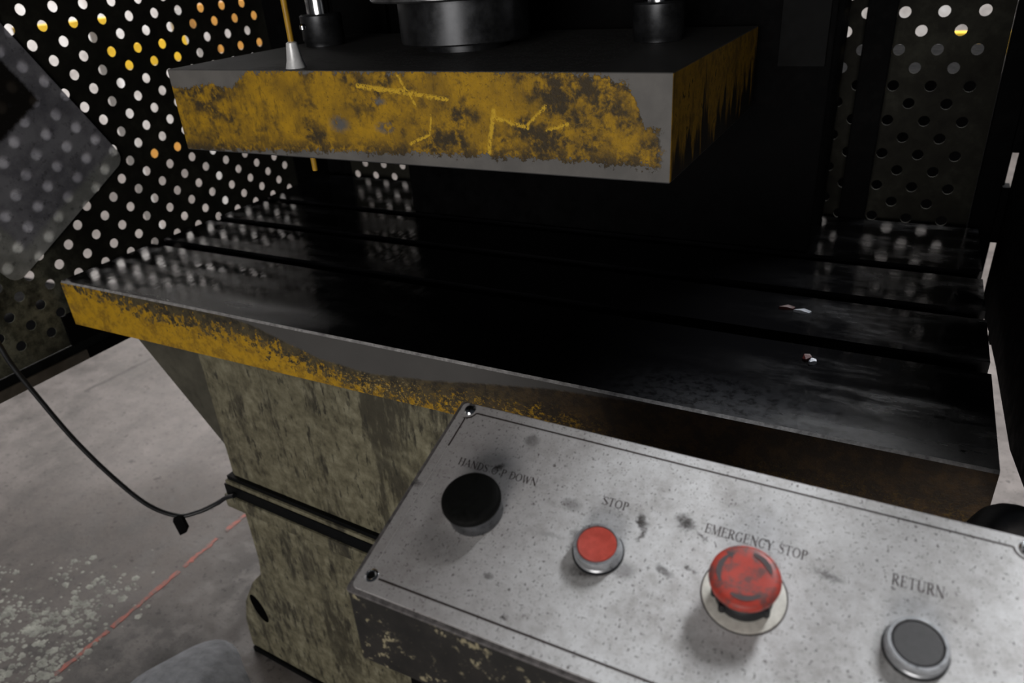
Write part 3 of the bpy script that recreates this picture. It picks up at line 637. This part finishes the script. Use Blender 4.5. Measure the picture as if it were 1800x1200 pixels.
# --- lettering: serif strokes
TH, TN = 0.15, 0.055
def gl(ch):
    R = []
    def ln(x0, y0, x1, y1, w): R.append(('l', [(x0, y0), (x1, y1)], w))
    def stem(x, y0=0, y1=1, w=TH, s0=1, s1=1):
        ln(x, y0, x, y1, w)
        if s0: ln(x - w / 2 - 0.08, y0 + .02, x + w / 2 + 0.08, y0 + .02, .045)
        if s1: ln(x - w / 2 - 0.08, y1 - .02, x + w / 2 + 0.08, y1 - .02, .045)
    def arc(cx, cy, rx, ry, a0, a1, thick=TH, thin=TN):
        pts, ws = [], []
        for k in range(17):
            a = math.radians(a0 + (a1 - a0) * k / 16); pts.append((cx + rx * math.cos(a), cy + ry * math.sin(a))); ws.append(thin + (thick - thin) * abs(math.cos(a)) ** 1.3)
        R.append(('p', pts, ws))
    W = .7
    if ch == 'E': stem(.18); ln(.18, .975, .62, .975, .05); ln(.18, .52, .48, .52, .05); ln(.18, .025, .64, .025, .05); ln(.61, 1, .61, .80, .05); ln(.64, 0, .66, .22, .05); ln(.48, .42, .48, .62, .045); W = .76
    elif ch == 'M': stem(.14, w=.06); stem(.90, w=TH); ln(.14, 1, .50, .02, TH); ln(.50, .02, .88, 1, .055); W = 1.08
    elif ch == 'R' or ch == 'P':
        stem(.18); arc(.32, .74, .28, .235, -90, 90); ln(.18, .975, .34, .975, .05); ln(.18, .505, .34, .505, .05); W = .70
        if ch == 'R': ln(.38, .5, .72, .02, TH); ln(.66, .02, .82, .02, .045); W = .82
    elif ch == 'G': arc(.44, .5, .36, .475, 48, 318); ln(.72, .04, .72, .42, TH); ln(.56, .42, .86, .42, .045); ln(.70, .98, .70, .74, .05); W = .88
    elif ch == 'C': arc(.44, .5, .36, .475, 45, 315); ln(.72, .98, .72, .72, .05); W = .82
    elif ch == 'N': stem(.14, w=.06, s1=0); stem(.76, w=.06, s0=0); ln(.12, 1, .76, 0, TH); ln(.02, .98, .18, .98, .045); W = .90
    elif ch == 'Y': ln(.12, .98, .42, .46, TH); ln(.74, .98, .42, .46, .06); stem(.42, 0, .48, s1=0); ln(0, .98, .26, .98, .045); ln(.62, .98, .86, .98, .045); W = .86
    elif ch == 'T': stem(.38, s1=0); ln(.04, .975, .72, .975, .05); ln(.05, 1, .05, .76, .05); ln(.71, 1, .71, .76, .05); W = .78
    elif ch == 'O': arc(.44, .5, .36, .475, 0, 360); W = .90
    elif ch == 'H': stem(.16); stem(.74); ln(.16, .52, .74, .52, .05); W = .92
    elif ch == 'A': ln(.40, 1, .10, .02, .06); ln(.40, 1, .74, .02, TH); ln(.20, .34, .62, .34, .05); ln(0, .02, .22, .02, .045); ln(.60, .02, .88, .02, .045); W = .88
    elif ch == 'D': stem(.18); arc(.30, .5, .46, .475, -90, 90); ln(.18, .975, .32, .975, .05); ln(.18, .025, .32, .025, .05); W = .86
    elif ch == 'U': stem(.18, .30, 1, s0=0); stem(.72, .30, 1, w=.06, s0=0); arc(.45, .32, .27, .295, 180, 360); W = .90
    elif ch == 'W': ln(.10, .98, .34, 0, TH); ln(.34, 0, .58, .95, .055); ln(.56, .95, .80, 0, TH); ln(.80, 0, 1.04, .98, .055); ln(0, .98, .24, .98, .045); ln(.94, .98, 1.14, .98, .045); W = 1.14
    elif ch == 'S':
        P = [(.58, .78), (.54, .90), (.42, .965), (.28, .96), (.16, .88), (.13, .74), (.20, .63), (.36, .53), (.52, .43), (.60, .30), (.57, .14), (.45, .04), (.30, .03), (.16, .10), (.10, .24)]
        R.append(('p', P, [.05, .05, .05, .06, .09, .12, .15, .16, .15, .12, .09, .06, .05, .05, .05])); ln(.58, 1, .58, .74, .045); ln(.10, 0, .10, .26, .045); W = .70
    elif ch == ' ': W = .42
    return R, W
def word(text, u0, u1, vbase, hgt, slant=0.0, skip=(), drop=0.0):
    Vv, F = [], []; x = 0.0; items = []
    for c_ in text:
        R, W = gl(c_); items.append((x, R, c_)); x += W + 0.04
    tot = x - 0.04; sx = (u1 - u0) / tot
    rnd = random.Random(len(text))
    for i, (x0, R, c_) in enumerate(items):
        if i in skip: continue
        for st in R:
            pts = st[1]; ws = st[2] if isinstance(st[2], list) else [st[2]] * len(pts)
            if st[0] == 'l' and rnd.random() < drop: continue
            P = [Vector((p[0], p[1])) for p in pts]; n = len(P); base = len(Vv)
            for k in range(n):
                t = (P[min(k + 1, n - 1)] - P[max(k - 1, 0)]).normalized(); s = Vector((-t.y, t.x)) * ws[k] / 2
                for sg_ in (1, -1):
                    a = P[k] + s * sg_
                    Vv.append((u0 + (x0 + a.x + slant * a.y) * sx, vbase + a.y * hgt, ZP + 0.00012 + 0.00001 * (len(F) % 7)))
            for k in range(n - 1): F.append((base + 2 * k, base + 2 * k + 1, base + 2 * k + 3, base + 2 * k + 2))
    o = obj('lettering', Vv, F, M_INK, panel, local=True)
    return o
word('EMERGENCY STOP', 0.2043, 0.2655, -0.0543, 0.0068)
word('STOP', 0.1358, 0.1540, -0.0553, 0.0066, -0.06, drop=0.04)
word('RETURN', 0.3110, 0.3378, -0.0538, 0.0074, 0.0)
word('HANDS O P DOWN', 0.0245, 0.0878, -0.0560, 0.0063, -0.10, drop=0.04)

# --- push buttons
def ring_lathe(name, prof, c_, mat, par, seg=48, cap=False):
    v, f = lathe(prof, (c_[0], c_[1], ZP), seg, cap); return obj(name, v, f, mat, par, True, local=True)
VB = -0.0880
def tilt_part(*a): pass
c1 = (0.0565, VB)
b1 = ring_lathe('hands_down_button', [(0.0190, 0), (0.0190, 0.0125), (0.0186, 0.0133), (0.0120, 0.0133)], c1, M_COLLAR, cbx); b1['label'] = 'black mushroom push button on a chrome collar'
ring_lathe('button_cap', [(0.0182, 0.0130), (0.0204, 0.0136), (0.0207, 0.0152), (0.0203, 0.0175), (0.0190, 0.0188), (0.0150, 0.0196), (0.0001, 0.0199)], c1, M_BPLAST, b1, cap=True)
c2 = (0.1462, VB - 0.001)
b2 = ring_lathe('stop_button', [(0.0156, 0), (0.0156, 0.0020), (0.0148, 0.0030), (0.0150, 0.0085), (0.0146, 0.0096), (0.0130, 0.0098), (0.0126, 0.0080)], c2, M_BEZEL, cbx); b2['label'] = 'flat red stop button in a chrome ring'
ring_lathe('button_cap', [(0.0127, 0.0040), (0.0125, 0.0090), (0.0118, 0.0097), (0.0095, 0.0093), (0.0001, 0.0090)], c2, M_REDCAP, b2, cap=True)
ring_lathe('gasket', [(0.0166, 0), (0.0166, 0.0012), (0.0150, 0.0016)], c2, M_RUBBER, b2)
c4 = (0.3262, VB - 0.0005)
b4 = ring_lathe('return_button', [(0.0157, 0), (0.0157, 0.0025), (0.0151, 0.0032), (0.0151, 0.0080), (0.0145, 0.0092), (0.0130, 0.0092), (0.0127, 0.0075)], c4, M_BEZEL, cbx); b4['label'] = 'flat dark grey return button in a chrome ring'
ring_lathe('button_cap', [(0.0126, 0.0040), (0.0124, 0.0080), (0.0116, 0.0088), (0.0001, 0.0088)], c4, M_GPLAST, b4, cap=True)
ring_lathe('gasket', [(0.0165, 0), (0.0165, 0.0010), (0.0150, 0.0014)], c4, M_RUBBER, b4)
c3 = (0.2363, VB + 0.0005)
b3 = ring_lathe('emergency_stop_button', [(0.0168, 0.0008), (0.0168, 0.0062), (0.0150, 0.0086), (0.0095, 0.0092)], c3, M_RUBBER, cbx); b3['label'] = 'red mushroom emergency stop on a black collar'
ring_lathe('ring_plate', [(0.0238, 0.0), (0.0238, 0.0007), (0.0232, 0.0010), (0.0140, 0.0010)], c3, M_RING, b3)
ring_lathe('ring_outline', [(0.0246, 0.0002), (0.0246, 0.0006), (0.0239, 0.0006), (0.0239, 0.0002)], c3, M_INK, b3)
for a in (200, 235, 330, 20, 110):
    a = math.radians(a); v, f = lathe([(0.0022, 0.001), (0.0022, 0.007), (0.0016, 0.0078)], (c3[0] + 0.0165 * math.cos(a), c3[1] + 0.0165 * math.sin(a), ZP), 12); obj('collar_rib', v, f, M_RUBBER, b3, True, local=True)
cap3 = ring_lathe('mushroom_cap', [(0.0092, 0.0088), (0.0104, 0.0108), (0.0140, 0.0130), (0.0178, 0.0155), (0.0196, 0.0180), (0.0200, 0.0200), (0.0196, 0.0218), (0.0182, 0.0232), (0.0155, 0.0239), (0.0100, 0.0237), (0.0001, 0.0236)], c3, M_RED, b3, 64, True)
for a0, a1, tip in ((20, 82, 0), (140, 215, 1), (250, 318, 0)):
    V, F = [], []
    for k in range(15):
        a = math.radians(a0 + (a1 - a0) * k / 14); wd = 0.0007 + 0.0009 * math.sin(math.pi * k / 14)
        for r in (0.0142 - wd, 0.0142 + wd): V.append((c3[0] + r * math.cos(a), c3[1] + r * math.sin(a), ZP + 0.0241))
    for k in range(14): F.append((2 * k, 2 * k + 1, 2 * k + 3, 2 * k + 2))
    if tip:
        a = math.radians(a0 - 6); t = [(0.0115, a0), (0.0168, a0), (0.0142, a0 - 14)]
        n0 = len(V); V += [(c3[0] + r * math.cos(math.radians(b)), c3[1] + r * math.sin(math.radians(b)), ZP + 0.0241) for r, b in t]; F.append((n0, n0 + 1, n0 + 2))
    obj('arrow_mark', V, F, M_MARK, cap3, local=True)
# support under the box
zz = H - 0.430
v, f = boxg(-0.262, -0.257, 0.285, 0.345, 0.0, zz); obj('support_bar', v, f, M_YROD, cbx)
v, f = boxg(-0.2565, -0.02, 0.275, 0.37, 0.0, zz); obj('support_post', v, f, M_BLACK, cbx)  # black colour stands for the shaded face under the box

# ------------------------------------------------------------------ loose things
pts = [(-1.2290, 0.524, -0.36), (-1.222, 0.529, -0.44), (-1.215, 0.5331, -0.495), (-1.2109, 0.536, -0.5285), (-1.1983, 0.5449, -0.5839), (-1.1731, 0.5626, -0.681), (-1.1418, 0.5847, -0.7694), (-1.1099, 0.6071, -0.8362), (-1.0748, 0.6318, -0.8691), (-1.043, 0.6542, -0.8669), (-1.0156, 0.6735, -0.8543), (-0.9937, 0.6815, -0.8393), (-0.972, 0.683, -0.829)]
cb = empty('hanging_cable', (-1.10, 0.61, H - 0.87), 'thin dark cable sagging from the left guard to the press base', 'cable')
v, f = tube([Vector((a, b, c + H)) for a, b, c in spline(pts)], 0.0042, 10); obj('cable', v, f, M_RUBBER, cb, True)
kc = Vector((-1.073, 0.630, H - 0.868)); kd = (RX * 0.42 + RD * 0.9).normalized(); ks = RF.cross(kd).normalized()
hx = [(0.0, -0.006), (0.006, -0.0095), (0.026, -0.010), (0.034, -0.002), (0.034, 0.008), (0.006, 0.0095), (0.0, 0.006)]
v, f = prism(hx, 0.010, kd, ks, RF, kc - RF * 0.005); obj('clip', v, f, M_BLACK, cb, bevel=0.001)
# painted line on the floor (short worn dashes)
rnd = random.Random(3); V, F = [], []; yy = 0.47; 
lm = empty('floor_marking', (-1.436, 0.8, 0.0005), 'worn thin red line painted on the concrete floor', 'floor line')
for y0, y1 in ((0.47, 0.60), (0.61, 0.80), (0.815, 0.925), (0.955, 1.16), (1.18, 1.35)):
    nseg = 14; V, F = [], []
    for k in range(nseg + 1):
        y = y0 + (y1 - y0) * k / nseg; x = -1.436 + rnd.uniform(-.002, .002); hw = 0.0065 * rnd.uniform(.6, 1.15)
        V += [(x - hw, y, 0.0012), (x + hw, y, 0.0012), (x - hw, y, 0.0), (x + hw, y, 0.0)]
    for k in range(nseg):
        i = 4 * k; F += [(i, i + 1, i + 5, i + 4), (i, i + 4, i + 6, i + 2), (i + 1, i + 3, i + 7, i + 5)]
    obj('paint_dash', V, F, M_LINE, lm)
# grey cloth heap by the base
V, F = [], []; nr, ns = 12, 48; rnd = random.Random(5)
ph = [rnd.uniform(0, 6.28) for _ in range(8)]
for i in range(nr + 1):
    t = i / nr
    for k in range(ns):
        a = 2 * math.pi * k / ns
        rad = t * (0.155 + 0.016 * math.sin(2 * a + ph[0]) + 0.009 * math.sin(5 * a + ph[1]))
        hz = 0.062 * (1 - t ** 2.6) * (1 + 0.10 * math.sin(3 * a + ph[2]) * t + 0.10 * math.sin(2 * a + ph[3]) * t) + 0.004 * math.sin(7 * a + 6 * t + ph[4]) * t * (1 - t)
        V.append((-1.120 + rad * 0.95 * math.cos(a), 0.520 + rad * 1.0 * math.sin(a), max(0.0, hz)))
for i in range(nr):
    for k in range(ns):
        l = (k + 1) % ns; F.append((i * ns + k, i * ns + l, (i + 1) * ns + l, (i + 1) * ns + k))
tag(obj('cloth_heap', V, F, M_RAG, smooth=True), 'grey dusty cloth heap on the floor against the press base', 'cloth')
# pale grit strewn on the floor
V, F = [], []; rnd = random.Random(11)
cl = [(rnd.gauss(-1.64, 0.15), rnd.gauss(0.47, 0.10), rnd.uniform(0.015, 0.06)) for _ in range(46)]
for k in range(1500):
    c_ = rnd.choice(cl); x = rnd.gauss(c_[0], c_[2]); y = rnd.gauss(c_[1], c_[2])
    if x > -1.40 and (x > -1.31 or rnd.random() < 0.85): continue
    r = min(0.012, rnd.lognormvariate(-5.45, 0.55)); h = r * rnd.uniform(0.25, 0.5); a0 = rnd.uniform(0, 6.28); n0 = len(V); q_ = rnd.uniform(.5, 1)
    for j in range(5):
        a = a0 + j * 1.2566; V.append((x + r * math.cos(a), y + r * q_ * math.sin(a), 0))
    V.append((x, y, h)); F += [(n0 + j, n0 + (j + 1) % 5, n0 + 5) for j in range(5)]
tag(obj('floor_grit', V, F, M_GRIT), 'pale stone grit scattered over the floor at lower left', 'grit', kind='stuff')
# black hose behind the box
v, f = tube([Vector(p) for p in spline([(0.080, 0.4185, H - 0.395), (0.084, 0.47, H - 0.397), (0.098, 0.535, H - 0.410), (0.116, 0.566, H - 0.418), (0.138, 0.582, H - 0.440), (0.150, 0.588, H - 0.52), (0.154, 0.588, H - 0.8), (0.158, 0.59, H - 1.2), (0.165, 0.59, H - 1.289)])], 0.0135, 14)
obj('supply_hose', v, f, M_RUBBER, cbx, True)['label'] = 'black rubber supply hose'
# scraps on the bed
def scrap(name, x, y, w_, l_, h_, rot, mat, label):
    pts = [(-l_, -w_ * .6), (-l_ * .2, -w_), (l_ * .8, -w_ * .5), (l_, w_ * .3), (l_ * .1, w_), (-l_ * .8, w_ * .5)]
    ca, sa = math.cos(rot), math.sin(rot)
    v, f = prism([(x + a * ca - b * sa, y + a * sa + b * ca) for a, b in pts], h_, (1, 0, 0), (0, 1, 0), UP, (0, 0, H + ZT))
    v = [p if i < 6 else p + UP * (0.0015 * math.sin(i * 2.1)) for i, p in enumerate(v)]
    tag(obj(name, v, f, mat), label, 'scrap')
scrap('metal_scrap', -0.088, 0.935, 0.004, 0.011, 0.003, -0.1, M_WHITE, 'pale metal sliver on the bed between two slots')
scrap('red_scrap', -0.108, 0.94, 0.004, 0.010, 0.003, 0.1, M_DKRED, 'dark red flake touching the pale metal sliver')
scrap('metal_scrap', -0.058, 0.803, 0.004, 0.005, 0.004, 0.7, M_WHITE, 'small white chip on the bed near the front slot')
scrap('red_scrap', -0.065, 0.812, 0.005, 0.007, 0.003, 1.1, M_DKRED, 'dark red crumb beside the small white chip')

# ------------------------------------------------------------------ beyond the guards
def rack(name, x, y0, y1, beams, posts, mat, label):
    r = empty(name, (x, (y0 + y1) / 2, 0), label, 'rack', 'painted racks beyond the left guard')
    for z0, z1, a, b in beams:
        v, f = boxg(x - 0.04, x + 0.04, a, b, z0, z1); obj('beam', v, f, mat, r, bevel=0.004)
    for py in posts:
        v, f = boxg(x - 0.03, x + 0.03, py - 0.02, py + 0.02, 0, max(b[1] for b in beams)); obj('post', v, f, M_PALE, r)
k = 3.6     # distance of the racks from the camera's plane
rack('yellow_rack', -k, 0.60 * k, 0.84 * k, [(H - 0.052 * k, H - 0.043 * k, 0.60 * k, 0.74 * k), (H - 0.112 * k, H - 0.079 * k, 0.705 * k, 0.84 * k)], (0.705 * k, 0.84 * k), M_YOUT, 'yellow steel rack seen through the left guard holes')
k = 4.4
rack('orange_rack', -k, 0.84 * k, 1.02 * k, [(H - 0.072 * k, H - 0.040 * k, 0.865 * k, 1.02 * k), (H - 0.112 * k, H - 0.098 * k, 0.90 * k, 1.02 * k), (H - 0.24 * k, H - 0.222 * k, 0.70 * k, 0.80 * k)], (1.02 * k, 0.875 * k), M_OOUT, 'orange steel rack farther off behind the left guard')
bn = empty('steel_bin', (-0.05, 2.5, 0), 'dark steel bin standing behind the rear guard', 'bin')
v, f = boxg(-0.42, 0.175, 2.2, 2.8, 0.06, H - 0.335); obj('bin_body', v, f, M_BLACK, bn, bevel=0.01)
for a in (-0.42, 0.115):
    for b in (2.2, 2.74):
        v, f = boxg(a, a + 0.06, b, b + 0.06, 0, 0.06); obj('foot', v, f, M_BLACK, bn)
ye = empty('yellow_barrier', (0.20, 3.4, 0), 'yellow steel barrier behind the rear guard', 'barrier')
k = 3.4
v, f = boxg(0.02 * k, 0.20 * k, k - 0.03, k + 0.03, H - 0.131 * k, H - 0.108 * k); obj('rail', v, f, M_YOUT, ye, bevel=0.004)
for px in (0.06, 0.19):
    v, f = boxg(px * k - .02, px * k + .02, k - 0.02, k + 0.02, 0, H - 0.131 * k); obj('post', v, f, M_YOUT, ye)
cr = empty('dark_crate', (-3.3, 1.55, 0), 'dark low crate on the floor outside the left guard', 'crate')
v, f = boxg(-3.7, -2.9, 1.28, 1.62, 0.05, 0.22); obj('crate_body', v, f, M_BLACK, cr, bevel=0.01)
for b in (1.28, 1.54):
    v, f = boxg(-3.7, -2.9, b, b + 0.08, 0, 0.05); obj('runner', v, f, M_BLACK, cr)
